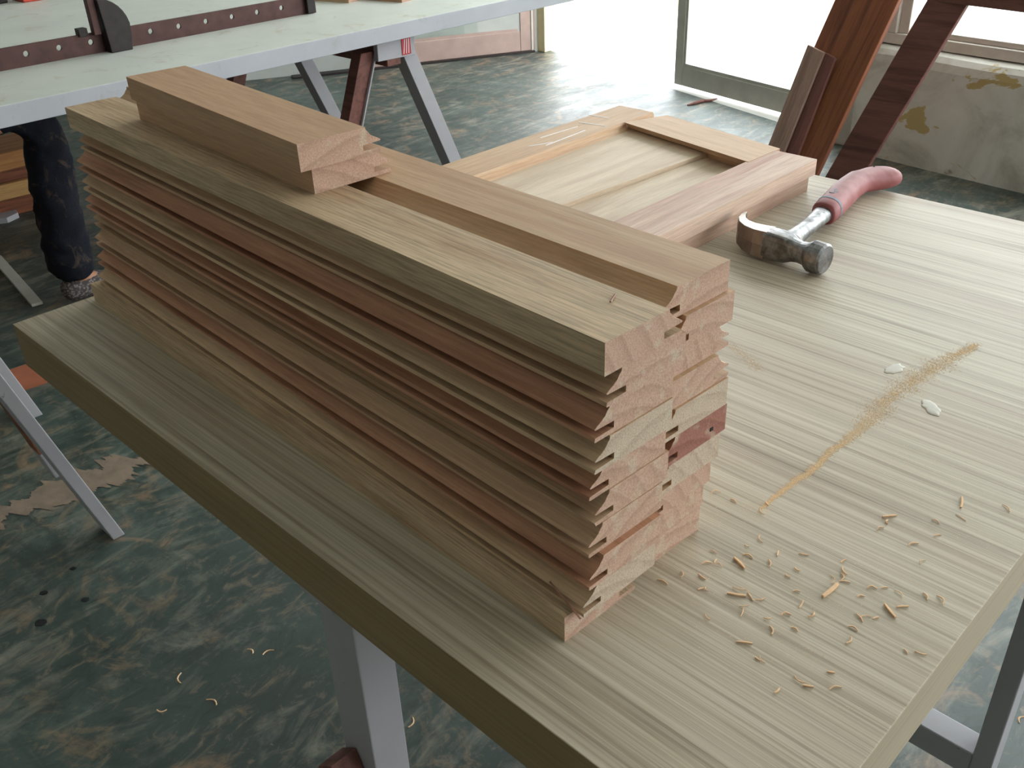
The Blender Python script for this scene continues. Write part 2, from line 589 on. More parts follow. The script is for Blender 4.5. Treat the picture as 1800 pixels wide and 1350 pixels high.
# remaining room shell
L0 = Vector((-3.06, 4.34, 0)); LD = Vector((-0.76, -1.36, 0)).normalized()
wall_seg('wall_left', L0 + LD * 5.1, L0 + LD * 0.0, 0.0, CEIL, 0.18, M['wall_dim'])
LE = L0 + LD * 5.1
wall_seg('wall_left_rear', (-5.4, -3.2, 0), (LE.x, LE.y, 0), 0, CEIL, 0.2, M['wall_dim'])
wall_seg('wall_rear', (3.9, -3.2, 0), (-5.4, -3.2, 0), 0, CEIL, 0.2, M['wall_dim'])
# right wall with an assumed window over a parapet, added for side light
wall_seg('wall_right', (3.9, 3.2, 0), (3.9, -3.2, 0), 0, 0.95, 0.2, M['wall'])
wall_seg('wall_right_head', (3.9, 3.2, 0), (3.9, -3.2, 0), 2.3, CEIL, 0.2, M['wall'])
wall_seg('wall_right_pier', (3.9, 0.9, 0), (3.9, -3.2, 0), 0.95, 2.3, 0.2, M['wall'])
wall_seg('wall_right_corner', (3.9, 3.2, 0), (3.9, 2.7, 0), 0.95, 2.3, 0.2, M['wall'])
bm = bmesh.new()
poly = [(-5.7, -3.5), (4.2, -3.5), (4.2, 3.5), (-0.45, 4.0), (-3.06, 4.7), (-5.7, 0.25)]
t_ = [bm.verts.new((x, y, CEIL + 0.15)) for x, y in poly]; b_ = [bm.verts.new((x, y, CEIL)) for x, y in poly]
bm.faces.new(t_); bm.faces.new(b_[::-1])
for i in range(6):
    j = (i + 1) % 6; bm.faces.new((t_[i], b_[i], b_[j], t_[j]))
struct(finish('ceiling', bm, M['ceiling']))
# cream jamb post at the left of the doorway
struct(box('trim_1', (-3.07, 4.345, 0), (-3.00, 4.44, HEAD), M['cream'], None, 0.003))
struct(box('trim_2', (-3.105, 4.30, 0), (-3.072, 4.36, HEAD), M['frame_white'], None, 0.003))

struct(box('trim_4', (-0.66, 3.70, 0), (-0.535, 3.80, HEAD), M['grey_paint'], None, 0.003))
# portals into the room
d = (P_OPEN_R - P_OPEN_L)
portal('daylight_doorway', (P_OPEN_L + P_OPEN_R) / 2 + Vector((0.07, 0.24, HEAD / 2)), -d, (0, 0, 1), d.length, HEAD)
portal('daylight_window', W0 + WD * 2.23 + WN * 0.21 + Vector((0, 0, (HEAD + 0.46) / 2)), -WD, (0, 0, 1), 4.4, HEAD - 0.46)

portal('assumed_side_window', (4.11, 1.8, 1.62), (0, 1, 0), (0, 0, 1), 1.8, 1.35)  # unseen window, assumed to light the right-facing ends

# glazed door leaves
def leaf(name, a, b, width, height, mat, panehook, rail=0.12, stile=0.055, thick=0.04):
    root = empty(name, a, math.atan2(b[1] - a[1], b[0] - a[0]))
    struct(root)
    z0 = 0.012
    box('stile', (0, 0, z0), (stile, thick, height), mat, root, 0.003)
    box('stile', (width - stile, 0, z0), (width, thick, height), mat, root, 0.003)
    box('bottom_rail', (stile, 0.002, z0), (width - stile, thick - 0.002, rail), mat, root, 0.003)
    box('top_rail', (stile, 0.002, height - 0.07), (width - stile, thick - 0.002, height), mat, root, 0.003)
    box('glazing_bead', (stile, 0.006, rail), (width - stile, 0.016, rail + 0.016), mat, root)
    box('glazing_bead', (stile, 0.006, rail + 0.016), (stile + 0.016, 0.016, height - 0.07), mat, root)
    box('glazing_bead', (width - stile - 0.016, 0.006, rail + 0.016), (width - stile, 0.016, height - 0.07), mat, root)
    box('pane', (stile, 0.018, rail), (width - stile, 0.022, height - 0.07), panehook, root)
    return root


leaf('door_1', (-1.825, 4.128, 0), (-1.06, 3.96, 0), 1.2, 2.1, M['grey_paint'], M['glass'], 0.115, 0.062)
leaf('door_2', (-3.545, 3.37, 0), (-3.065, 4.33, 0), 1.07, 2.05, M['pink_paint'], M['glass'], 0.135, 0.10)
o = box('gap_shade_strip', (-0.5, -0.012, 0), (1.06, 0.055, 0.012), M['cast'])  # dark strip standing in for the shaded gap under the leaf
o.name = 'leaf_gap_shade'; o.location = (-3.535, 3.365, 0); o.rotation_euler = (0, 0, math.atan2(0.96, 0.48)); struct(o)

# ------------------------------------------------------------------ main work table
TX, TY, TZ, TT = 1.2026, 1.245, 0.75, 0.0665
tab = empty('work_table', (0, 0, 0))
tag(tab, 'pale streaked laminate work table carrying the stacked boards', 'table')
bm = bmesh.new()
vs = add_box(bm, (0, 0, TZ - TT), (TX, TY, TZ))
bm.faces.ensure_lookup_table()
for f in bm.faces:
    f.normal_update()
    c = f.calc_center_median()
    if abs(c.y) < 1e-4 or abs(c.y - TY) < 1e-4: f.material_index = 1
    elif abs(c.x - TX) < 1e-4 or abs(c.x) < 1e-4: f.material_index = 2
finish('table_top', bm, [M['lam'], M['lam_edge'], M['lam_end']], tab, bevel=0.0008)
tr = empty('table_trestle', (0.65, 0.1, 0)); tag(tr, 'white wooden trestle post under the near long edge of the work table', 'trestle')
bx = lambda n, lo, hi, mt, p, bv=0.002: box(n, tuple(Vector(lo) - p.location), tuple(Vector(hi) - p.location), mt, p, bv)
bx('leg', (0.617, 0.05, 0), (0.68, 0.10, 0.62), M['white_paint'], tr)
bx('leg', (0.617, 1.12, 0), (0.68, 1.17, 0.62), M['white_paint'], tr)
bx('top_beam', (0.617, 0.03, 0.62), (0.68, 1.19, TZ - TT - 0.0005), M['white_paint'], tr)
# rough brown rail whose end pokes out beside the leg
bm = bmesh.new()
prf = [(0.597, 0.25), (0.655, 0.25), (0.662, 0.318), (0.644, 0.362), (0.612, 0.335)]
a_ = [bm.verts.new((x - 0.65, 0.012 - 0.1, z)) for x, z in prf]; b_ = [bm.verts.new((x - 0.65, 0.049 - 0.1, z)) for x, z in prf]
bm.faces.new(a_); bm.faces.new(b_[::-1])
for i in range(5):
    j = (i + 1) % 5; bm.faces.new((a_[i], b_[i], b_[j], a_[j]))
cl = finish('cleat', bm, M['brown_wood'], tr); cl['label'] = 'rough brown wooden cleat'
tr2 = empty('table_trestle', (1.18, 0.7, 0)); tag(tr2, 'white trestle with low crossbar under the right end of the work table', 'trestle')
bx('leg', (1.1695, 0.69, 0), (1.196, 0.735, 0.62), M['white_paint'], tr2)
bx('leg', (0.74, 0.69, 0), (0.766, 0.735, 0.62), M['white_paint'], tr2)
bx('crossbar', (0.766, 0.692, 0.155), (1.1695, 0.734, 0.2), M['white_paint'], tr2)
bx('top_beam', (0.74, 0.685, 0.62), (1.196, 0.74, TZ - TT - 0.0005), M['white_paint'], tr2)

# ------------------------------------------------------------------ stacked boards
TH = math.radians(-2.343)
EX = Vector((math.cos(TH), math.sin(TH), 0)); EY = Vector((-math.sin(TH), math.cos(TH), 0))
S0 = Vector((0.008, 0.117, TZ))
T = 0.0275


def profile(w, t=T, flip=False, jit=0.0):
    """moulded sash section: plain edge at 0, ogee, groove and lip at w"""
    r = lambda s: random.uniform(-s, s) * jit
    p = [(0, 0), (w - 0.001, 0), (w + r(.001), 0.03 * t), (w + r(.001), 0.14 * t), (w - 0.0215, 0.16 * t), (w - 0.0215, 0.37 * t),
         (w - 0.001, 0.395 * t), (w, 0.43 * t), (w - 0.0025, 0.50 * t), (w - 0.0070, 0.575 * t), (w - 0.0115, 0.69 * t),
         (w - 0.0142, 0.83 * t), (w - 0.0160, 0.885 * t), (w - 0.0166, t), (0, t)]
    if flip:
        p = [(w - y, z) for y, z in p][::-1]
    return p


def board(u, z, x1, length, w, flip, label, mats=None, yaw=0.0, t=T - 0.0002, group=None, name='moulded_board'):
    """u: near edge, x1: front end position along the stack axis"""
    if mats is None: mats = [M['board'], M['board_end']]
    o = prism(name, profile(w, t, flip, 1.0), 0, length, mats, None)
    p = S0 + EX * (x1 - length) + EY * u + Vector((0, 0, z))
    o.location = p; o.rotation_euler = (0, 0, TH + yaw)
    tag(o, label, 'board', group)
    return o


ordn = ['top', 'second', 'third', 'fourth', 'fifth', 'sixth', 'seventh', 'eighth', 'ninth', 'bottom']
XF = 0.957
# near column: (near edge u, forward shift, flip, width)
near = [(0.0265, .0165, False, .0875), (.029, .016, True, .0905), (.0205, .0136, True, .0905), (.019, .015, True, .0905), (.0187, .010, True, .0905),
        (.023, .011, True, .0895), (.017, .0115, True, .0905), (.0125, .017, True, .0880), (.0065, .015, True, .0905), (-.004, .004, False, .0895)]
for i, (u, dx, fl, w) in enumerate(near):
    z = (9 - i) * T
    L = 0.962 if i == 0 else random.uniform(0.950, 0.957)
    side = 'plain square edge facing out' if not fl else 'grooved edge facing out'
    if i == 0: lab = 'topmost board of the near column, plain edge out, under the two short offcuts'
    elif i == 9: lab = 'bottom board of the near column, jutting out onto the table with its plain edge'
    else: lab = '%s board from the top in the near column, %s' % (ordn[i], side)
    mats = [M['board_top'] if i in (0, 9) else M['board_warm'] if i in (2, 4, 7) else M['board'], M['board_pale_end'] if i in (3, 8) else M['board_end']]
    board(u, z, XF + dx, L, w, fl, lab, mats, random.uniform(-1, 1) * 0.0012, group='stacked moulded boards')
back = [(.1150, -.004, True, .0850), (.1235, 0, True, .0810), (.1175, -.004, False, .0900), (.1165, 0.0, False, .0900), (.1150, .002, True, .0895),
        (.1165, .002, True, .0895), (.1115, .001, True, .0890), (.1065, -.003, True, .0895), (.1015, -.006, True, .0905), (.0995, -.006, True, .0905)]
for i, (u, dx, fl, w) in enumerate(back):
    z = (9 - i) * T
    L = 0.985 if i == 0 else random.uniform(0.950, 0.957)
    mats = [M['board_red'], M['board_red_end']] if i == 5 else [M['board'], M['board_pale_end'] if i in (4, 6) else M['board_end']]
    if i == 0: lab = 'topmost board of the far column, moulded edge toward the near column'
    elif i == 5: lab = 'dark reddish board with a black knot in its end, far column'
    elif i == 9: lab = 'bottom board of the far column, resting on the table beside sawdust'
    elif i in (2, 3): lab = '%s board from the top in the far column, grooved edge toward the hammer' % ordn[i]
    else: lab = '%s board from the top in the far column, square edge toward the hammer' % ordn[i]
    o = board(u, z, XF + dx, L, w, fl, lab, mats, random.uniform(-1, 1) * 0.001, group='stacked moulded boards')
    if i == 5:
        bm = bmesh.new()
        add_box(bm, (L - 0.002, 0.0665, 0.0085), (L + 0.0006, 0.0705, 0.0120))
        k_ = finish('knot', bm, M['black'], o); k_['label'] = 'small black knot hole'
# the two short offcuts on top
ZT = 10 * T
board(0.068, ZT, 0.561, 0.41, 0.0935, False, 'lower of the two short offcuts lying lengthwise on the topmost boards', None, math.radians(-1.1), group='short moulded offcuts')
board(0.060, ZT + T, 0.568, 0.41, 0.0935, False, 'upper of the two short offcuts lying on top of the stack', None, math.radians(-2.2), group='short moulded offcuts')

# ------------------------------------------------------------------ loose panel frame behind the stack
FZ = 0.0275
fr = empty('panel_frame', (0.3, 0.9, TZ + FZ)); tag(fr, 'unfinished frame with recessed panel lying behind the stack', 'panel frame')
fo = lambda x, y, z: (x - 0.3, y - 0.9, z - FZ)


def ybar(name, prof, y0, y1, mats, parent, sh0=0.0, sh1=0.0):
    """profile in (x,z) extruded along y (parent space)"""
    bm = bmesh.new()
    a = [bm.verts.new(fo(x, y0 + sh0 * x, z)) for x, z in prof]; b = [bm.verts.new(fo(x, y1 + sh1 * x, z)) for x, z in prof]
    n = len(prof)
    for i in range(n):
        j = (i + 1) % n; bm.faces.new((a[i], a[j], b[j], b[i]))
    fa = bm.faces.new(a[::-1]); fb = bm.faces.new(b)
    fa.material_index = fb.material_index = 1
    bm.normal_update()
    bmesh.ops.triangulate(bm, faces=[fa, fb], ngon_method='EAR_CLIP')
    # long axis for the grain: rotate so that local x runs along y
    bmesh.ops.rotate(bm, verts=bm.verts[:], cent=(0, 0, 0), matrix=Matrix.Rotation(-math.pi / 2, 3, 'Z'))
    o = finish(name, bm, mats, parent)
    o.rotation_euler = (0, 0, math.pi / 2)
    return o


z0, z1 = FZ, 2 * FZ
inner = lambda x, s: [(x - s * .004, z1), (x - s * .001, z1 - .003), (x, z1 - .009), (x + s * .006, z1 - .014), (x + s * .010, z1 - .018), (x + s * .010, z0)]
ybar('stile', [(0.086, z0)] + [(0.086, z1)] + inner(0.176, 1), 0.46, 1.242, [M['frame_wood'], M['board_end']], fr)
st2 = ybar('stile', [(0.492, z0), (0.492, z1), (0.580, z1), (0.580, z0)], 0.46, 1.172, [M['pink_wood'], M['board_end']], fr, 0, 0)
st2['label'] = 'pinkish rough-sawn stile at the front'
for (cx_, cy_, ln, an2) in ((0.115, 1.02, .10, 1.50), (0.150, 1.00, .12, 1.62), (0.130, 1.10, .06, 0.2), (0.105, 1.15, .05, 0.1), (0.140, 0.94, .05, 1.2)):
    dx_, dy_ = math.cos(an2) * ln / 2, math.sin(an2) * ln / 2
    bar('chalk_mark', fo(cx_ - dx_, cy_ - dy_, z1 + .0002), fo(cx_ + dx_, cy_ + dy_, z1 + .0002), (-dy_, dx_, 0), 0.0025, 0.0006, M['white_ink'], fr)
# far rail, skewed
ang = math.atan2(-0.064, 0.335)
rl = prism('rail', [(-0.086, z0 - FZ), (-0.012, z0 - FZ), (-0.012, .0095), (0, .014), (0.006, .022), (0.009, z1 - FZ - .003), (0.012, z1 - FZ), (-0.086 - 0.0, z1 - FZ)][::-1],
           0.0, 0.325, [M['frame_wood'], M['board_end']], fr, shear0=math.tan(-ang) * -1.0, shear1=0.16)
# profile above has its moulded edge on the near side after mirroring
for vtx in rl.data.vertices: vtx.co.y = -vtx.co.y
bmm = bmesh.new(); bmm.from_mesh(rl.data); bmesh.ops.recalc_face_normals(bmm, faces=bmm.faces[:]); bmm.to_mesh(rl.data); bmm.free()
rl.location = fo(0.178, 1.158, FZ + 0.0008); rl.rotation_euler = (0, 0, ang)
# recessed panel: two boards with a step between
pz = 0.037
M_pan = M['panel_wood']


def pboard(corners, za, zb):
    bm = bmesh.new()
    a = [bm.verts.new(fo(x, y, za)) for x, y in corners]; b = [bm.verts.new(fo(x, y, zb)) for x, y in corners]
    bm.faces.new(a[::-1]); bm.faces.new(b)
    for i in range(4):
        j = (i + 1) % 4; bm.faces.new((a[i], a[j], b[j], b[i]))
    bmesh.ops.rotate(bm, verts=bm.verts[:], cent=(0, 0, 0), matrix=Matrix.Rotation(-math.pi / 2, 3, 'Z'))
    o = finish('panel_board', bm, M_pan, fr, bevel=0.001)
    o.rotation_euler = (0, 0, math.pi / 2)


pboard([(0.182, 0.47), (0.335, 0.47), (0.384, 1.128), (0.182, 1.165)], pz - 0.008, pz + 0.003)
pboard([(0.336, 0.47), (0.455, 0.47), (0.492, 1.103), (0.3845, 1.125)], pz - 0.009, pz - 0.005)
# lower pieces the frame rests on
o = box('support_board', (0, -0.0, 0), (0.70, 0.078, FZ - 0.0004), [M['pink_wood']]);
o.location = (0.575, 0.46, TZ); o.rotation_euler = (0, 0, math.pi / 2)
tag(o, 'pinkish board lying under the front stile of the panel frame', 'board')
o = box('support_board', (0, 0, 0), (0.74, 0.07, FZ - 0.0004), [M['frame_wood']]);
o.location = (0.170, 0.46, TZ); o.rotation_euler = (0, 0, math.pi / 2)
tag(o, 'board hidden under the rear stile of the panel frame', 'board')

# ------------------------------------------------------------------ hammer
ham = empty('claw_hammer', (0.706, 0.861, TZ))
ham.scale = (1.06, 1.06, 1.06)
ham.rotation_euler = (0, 0, -0.05)
SHK = -0.205
tag(ham, 'steel claw hammer with faded maroon rubber grip lying on the table', 'hammer')


def ring_x(x, ry, rz, cy, cz, n=20, e=2.0):
    out = []
    for i in range(n):
        a = 2 * math.pi * i / n
        c, s = math.cos(a), math.sin(a)
        out.append((x, cy + ry * math.copysign(abs(c) ** (2 / e), c), cz + rz * math.copysign(abs(s) ** (2 / e), s)))
    return out


bm = bmesh.new()
HZ = 0.0235
# poll, neck, cheek (x axis, face at +x)
rings = [ring_x(0.0630, .0170, .0170, 0, HZ), ring_x(0.0628, .0192, .0192, 0, HZ), ring_x(0.0600, .0220, .0220, 0, HZ), ring_x(0.0430, .0225, .0225, 0, HZ),
         ring_x(0.0395, .0205, .0205, 0, HZ), ring_x(0.0340, .0150, .0160, 0, HZ, e=2.3), ring_x(0.0240, .0128, .0145, 0, HZ, e=2.6), ring_x(0.0140, .0135, .0160, 0, HZ, e=3),
         ring_x(0.0040, .0165, .0195, 0, HZ, e=4), ring_x(-0.0150, .0175, .0205, 0, HZ, e=5), ring_x(-0.0290, .0165, .0200, 0.000, HZ, e=5)]
lathe_rings(bm, rings)
finish('head', bm, M['steel'], ham, smooth=False)
for s in (-1, 1):
    # two claw tines, one above the other, curving toward the handle side
    bm = bmesh.new()
    path = [(-0.026, 0.000, .0165), (-0.045, -0.0015, .0150), (-0.062, 0.0015, .0120), (-0.078, 0.0095, .0088), (-0.089, 0.0205, .0064), (-0.0965, 0.0340, .0042), (-0.1010, 0.0480, .0018)]
    rr = []
    for k, (x, y, th) in enumerate(path):
        q0 = Vector(path[max(k - 1, 0)][:2]); q1 = Vector(path[min(k + 1, len(path) - 1)][:2])
        tt = (q1 - q0).normalized(); nn = Vector((-tt.y, tt.x))
        f = k / (len(path) - 1)
        inn = 0.00005 + 0.0085 * max(0.0, f - 0.4) ** 1.2
        out = 0.0200 - 0.0060 * f
        za, zb = (HZ + inn, HZ + out) if s > 0 else (HZ - out, HZ - inn)
        c = Vector((x, y))
        ring = []
        for (sn, zz, sh) in ((-1, za, 1), (-1, zb, .82), (1, zb, .82), (1, za, 1)):
            p = c + nn * (sn * th * sh); ring.append((p.x, p.y, zz))
        rr.append(ring)
    lathe_rings(bm, rr)
    finish('claw', bm, M['brown_steel'], ham, bevel=0.0005)
# steel neck
bm = bmesh.new()


def ring_y(y, cx, rx, rz, cz, n=20, e=2.4):
    out = []
    for i in range(n):
        a = 2 * math.pi * i / n
        c, s = math.cos(a), math.sin(a)
        out.append((cx + rx * math.copysign(abs(c) ** (2 / e), c), y, cz + rz * math.copysign(abs(s) ** (2 / e), s)))
    return out


lathe_rings(bm, [ring_y(0.010, -.004, .024, .0150, HZ + .001), ring_y(0.022, -.004, .0180, .0130, HZ + .001), ring_y(0.036, -.004, .0138, .0115, HZ + .002), ring_y(0.062, -.004, .0125, .0105, HZ + .001),
                 ring_y(0.100, -.004, .0125, .0100, HZ), ring_y(0.140, -.004, .0150, .0110, HZ), ring_y(0.160, -.004, .0160, .0112, HZ)])
finish('neck', bm, M['steel'], ham, smooth=True)
bm = bmesh.new()
gr = [(0.146, -.004, .0185, .0150), (0.150, -.004, .0205, .0172), (0.170, -.0045, .0212, .0180), (0.200, -.006, .0215, .0185), (0.235, -.0085, .0225, .0190), (0.270, -.0095, .0215, .0182), (0.300, -.0075, .0218, .0176),
      (0.322, -.001, .0240, .0174), (0.340, .008, .0285, .0172), (0.354, .016, .0290, .0166), (0.364, .022, .0245, .0150), (0.369, .026, .0150, .0100)]
lathe_rings(bm, [ring_y(y, cx, rx, rz, 0.0232 - (0.003 if y > 0.3 else 0.0)) for y, cx, rx, rz in gr])
g_ = finish('grip', bm, M['grip'], ham, smooth=True); g_['label'] = 'faded maroon rubber grip'
bm = bmesh.new()
lathe_rings(bm, [ring_y(0.168, -.0045, .0216, .0184, .0232), ring_y(0.174, -.0048, .0217, .0185, .0232)], cap=False)
finish('grip_band', bm, M['grip_mark'], g_)
# small worn emblem on top of the grip
bm = bmesh.new()
for (cx, cy, w, h) in ((-.010, .190, .010, .0022), (-.006, .197, .008, .0035), (-.009, .204, .007, .0030)):
    ring = [(cx + w * math.cos(a) * .5, cy + h * math.sin(a), 0.0416) for a in [2 * math.pi * i / 12 for i in range(12)]]
    low = [(x, y, 0.0395) for x, y, z in ring]
    lathe_rings(bm, [low, ring])
finish('grip_mark', bm, M['grip_mark'], g_)
bm = bmesh.new()
lathe_rings(bm, [[(.0 + .0016 * math.cos(a), .347 + .0016 * math.sin(a), z) for a in [2 * math.pi * i / 10 for i in range(10)]] for z in (.034, .0376)])
finish('hang_hole', bm, M['black'], g_)
bm = bmesh.new()
lathe_rings(bm, [[(.014 + .003 * math.cos(a), .340 + .0042 * math.sin(a), z) for a in [2 * math.pi * i / 10 for i in range(10)]] for z in (.033, .0357)])
finish('paint_fleck', bm, M['white_ink'], g_)

for ch_ in [c for c in ham.children if c.name.startswith(('neck', 'grip'))]:
    for ob_ in [ch_] + list(ch_.children):
        for v_ in ob_.data.vertices: v_.co.x += SHK * max(0.0, v_.co.y - 0.012)
        if ch_.name.startswith('grip'):
            for v_ in ob_.data.vertices: v_.co.y = 0.146 + (v_.co.y - 0.146) * 1.05
# ------------------------------------------------------------------ white bench behind, its trestle and what lies on it
BX0, BX1, BY0, BY1, BZ0, BZ1 = -3.25, -1.28, 0.43, 3.02, 0.696, 0.75
bn = empty('white_bench', (-2.2, 1.7, 0.0)); tag(bn, 'long scuffed white bench behind the work table', 'bench')
bm = bmesh.new(); add_box(bm, (BX0 + 2.2, BY0 - 1.7, BZ0), (BX1 + 2.2, BY1 - 1.7, BZ1))
for f in bm.faces:
    f.normal_update(); f.material_index = 0 if f.calc_center_median().z > BZ1 - 1e-4 else 1
finish('bench_top', bm, [M['bench'], M['bench_edge']], bn, bevel=0.002)


def trestle(name, label, pos, legs, beams):
    r = empty(name, pos); tag(r, label, 'trestle')
    for nm, a, b, wd, w, d_, mat in legs + beams:
        bar(nm, Vector(a) - Vector(pos), Vector(b) - Vector(pos), wd, w, d_, mat, r, 0.002, nm == 'leg')
    return r


tb = trestle('bench_trestle', 'white and brown sawhorse under the white bench', (-1.7, 1.8, 0),
             [('leg', (-1.40, 2.145, 0), (-1.40, 1.868, 0.655), (0, 1, 0), 0.055, 0.06, M['white_paint']),
              ('leg', (-1.40, 1.44, 0), (-1.40, 1.705, 0.655), (0, 1, 0), 0.055, 0.05, M['brown_wood']),
              ('leg', (-2.15, 2.16, 0), (-2.15, 1.88, 0.655), (0, 1, 0), 0.055, 0.06, M['white_paint']),
              ('leg', (-2.15, 1.44, 0), (-2.15, 1.705, 0.655), (0, 1, 0), 0.055, 0.05, M['brown_wood'])],
             [('leg_facing', (-1.369, 1.470, 0.004), (-1.369, 1.735, 0.655), (0, 1, 0), 0.006, 0.012, M['white_paint']),
              ('top_beam', (-2.30, 1.79, 0.648), (-1.345, 1.79, 0.648), (0, 1, 0), 0.06, 0.095, M['brown_wood']),
              ('gusset', (-1.352, 1.72, 0.66), (-1.352, 1.885, 0.655), (0, 0, 1), 0.07, 0.022, M['white_paint'])])
bm = bmesh.new(); add_box(bm, (-1.3405, 1.825, 0.628), (-1.339, 1.865, 0.686))
for v_ in bm.verts: v_.co -= Vector((-1.7, 1.8, 0))
stk = finish('sticker', bm, M['red_ink'], tb); stk['label'] = 'torn red and white sticker'
for k in range(3):
    bar('sticker_stroke', Vector((-1.3388, 1.832 + k * .011, 0.632)) - Vector((-1.7, 1.8, 0)), Vector((-1.3388, 1.840 + k * .009, 0.680)) - Vector((-1.7, 1.8, 0)), (0, 1, 0), 0.003, 0.0006, M['white_ink'], stk)

# steel sash clamp bar with holes, standing on edge on the bench
cl = empty('sash_clamp', (-1.70, 1.0, BZ1)); tag(cl, 'rusty steel sash clamp bar with holes, standing on the white bench', 'clamp')
cu = bpy.data.curves.new('clamp_bar', 'CURVE'); cu.dimensions = '2D'; cu.fill_mode = 'BOTH'; cu.extrude = 0.004


def spl(pts):
    s = cu.splines.new('POLY'); s.points.add(len(pts) - 1)
    for q, (x, y) in zip(s.points, pts): q.co = (x, y, 0, 1)
    s.use_cyclic_u = True


y0c, y1c = -0.52, 0.722
spl([(y0c, 0.0), (y1c, 0.0), (y1c, 0.060), (y0c, 0.060)])
hy = [-0.484 + 0.0982 * i for i in range(12)]
for h in hy:
    spl([(h + 0.0085 * math.cos(a), 0.0345 + 0.0085 * math.sin(a)) for a in [2 * math.pi * i / 12 for i in range(12)]])
tmp = bpy.data.objects.new('tmp_curve', cu); COL.objects.link(tmp)
bpy.context.view_layer.update()
me = bpy.data.meshes.new_from_object(tmp.evaluated_get(bpy.context.evaluated_depsgraph_get()))
bpy.data.objects.remove(tmp)
me.name = 'clamp_bar'; me.materials.clear(); me.materials.append(M['rust'])
ob = bpy.data.objects.new('clamp_bar', me); link(ob, cl)
ob.rotation_euler = (math.pi / 2, 0, math.pi / 2)
# sliding jaw: quarter-round plate and shoe
bm = bmesh.new()
prf = [(-0.052, 0.0), (0.016, 0.0), (0.0245, 0.050)] + [(-0.066 + 0.092 * math.cos(a), 0.065 + 0.093 * math.sin(a)) for a in [math.radians(q) for q in (8, 20, 32, 44, 56, 68)]] + [(-0.062, 0.155), (-0.060, 0.14)]
a_ = [bm.verts.new((0.006, y, z)) for y, z in prf]; b_ = [bm.verts.new((0.046, y, z)) for y, z in prf]
bm.faces.new(a_[::-1]); bm.faces.new(b_)
for i in range(len(prf)):
    j = (i + 1) % len(prf); bm.faces.new((a_[i], a_[j], b_[j], b_[i]))
jw = finish('jaw', bm, M['cast'], cl, bevel=0.002); jw['label'] = 'blackened curved clamp jaw'
box('jaw_rib', (0.006, -0.085, 0.055), (0.030, -0.0625, 0.19), M['rust'], cl, 0.002)
box('jaw_rear', (-0.030, -0.052, 0.0), (-0.006, 0.016, 0.09), M['cast'], cl, 0.002)
box('stop_pin', (-0.012, -0.125, 0.055), (0.016, -0.098, 0.078), M['cast'], cl, 0.001)
box('end_stop', (0.0045, y1c - 0.03, 0.002), (0.022, y1c + 0.004, 0.064), M['cast'], cl, 0.002)

o = prism('short_block', profile(0.075, 0.03), 0, 0.30, [M['board'], M['board_end']]); o.location = (-1.87, 1.975, BZ1); o.rotation_euler = (0, 0, math.radians(12))
tag(o, 'short timber block at the bench top edge, nearer the doorway of two', 'wood block')
o = prism('short_block', profile(0.07, 0.03), 0, 0.22, [M['frame_wood'], M['board_end']]); o.location = (-1.96, 1.868, BZ1); o.rotation_euler = (0, 0, math.radians(14))
tag(o, 'short timber block at the bench top edge, nearer the clamp of two', 'wood block')
bm = bmesh.new(); add_box(bm, (0, 0, 0), (0.12, 0.085, 0.05)); add_box(bm, (0.02, 0.02, 0.05), (0.10, 0.065, 0.075))
o = finish('red_case', bm, M['red'], bevel=0.006); o.location = (-3.04, 1.185, BZ1); tag(o, 'small red case at the far edge of the white bench', 'case')
o = bar('iron_rod', (0, -0.13, 0.012), (0, 0.10, 0.012), (1, 0, 0), 0.03, 0.024, M['cast'], None, 0.004); o.location = (-3.0, 1.05, BZ1)
tag(o, 'dark iron rod beside the red case on the white bench', 'rod')

# ------------------------------------------------------------------ sawhorse at the left edge
sh = trestle('sawhorse', 'white painted sawhorse standing left of the work table', (-0.75, 0.05, 0),
             [('leg', (-0.475, 0.182, 0), (-0.475, 0.012, 0.62), (1, 0, 0), 0.062, 0.026, M['white_paint']),
              ('leg', (-1.115, 0.268, 0), (-1.115, 0.106, 0.62), (1, 0, 0), 0.055, 0.026, M['white_paint']),
              ('leg', (-0.475, -0.19, 0), (-0.475, -0.03, 0.62), (1, 0, 0), 0.062, 0.026, M['white_paint']),
              ('leg', (-1.115, -0.10, 0), (-1.115, 0.06, 0.62), (1, 0, 0), 0.055, 0.026, M['white_paint'])],
             [('top_beam', (-0.33, -0.025, 0.655), (-1.28, 0.095, 0.655), (0, 1, 0), 0.055, 0.08, M['white_paint']),
              ('brace', (-0.585, 0.122, 0.205), (-0.585, 0.035, 0.60), (1, 0, 0), 0.05, 0.02, M['orange_wood']),
              ('brace_end', (-0.585, 0.137, 0.135), (-0.585, 0.1222, 0.2045), (1, 0, 0), 0.05, 0.02, M['white_paint'])])

# ------------------------------------------------------------------ timber by the window
def slab_on_plane(name, pts, th, P0, slope, mats, label, cat, bev=0.003):
    """quad given by (x, z) on the leaning plane y = P0 + slope*z, thickness th behind"""
    nrm = Vector((0, 1, -slope)).normalized()
    f = [Vector((x, P0 + slope * z, z)) for x, z in pts]
    base = f[0].copy(); base.z = 0
    ax = (f[3] - f[0]).normalized(); side = nrm.cross(ax).normalized()
    mm = Matrix((ax, side, nrm)).transposed()
    loc = [mm.inverted() @ (p - f[0]) for p in f] + [mm.inverted() @ (p + nrm * th - f[0]) for p in f]
    o = hexa(name, [loc[i] for i in (0, 1, 2, 3, 4, 5, 6, 7)], mats, None, bev)
    o.matrix_basis = Matrix.Translation(f[0]) @ mm.to_4x4()
    if label: tag(o, label, cat)
    return o


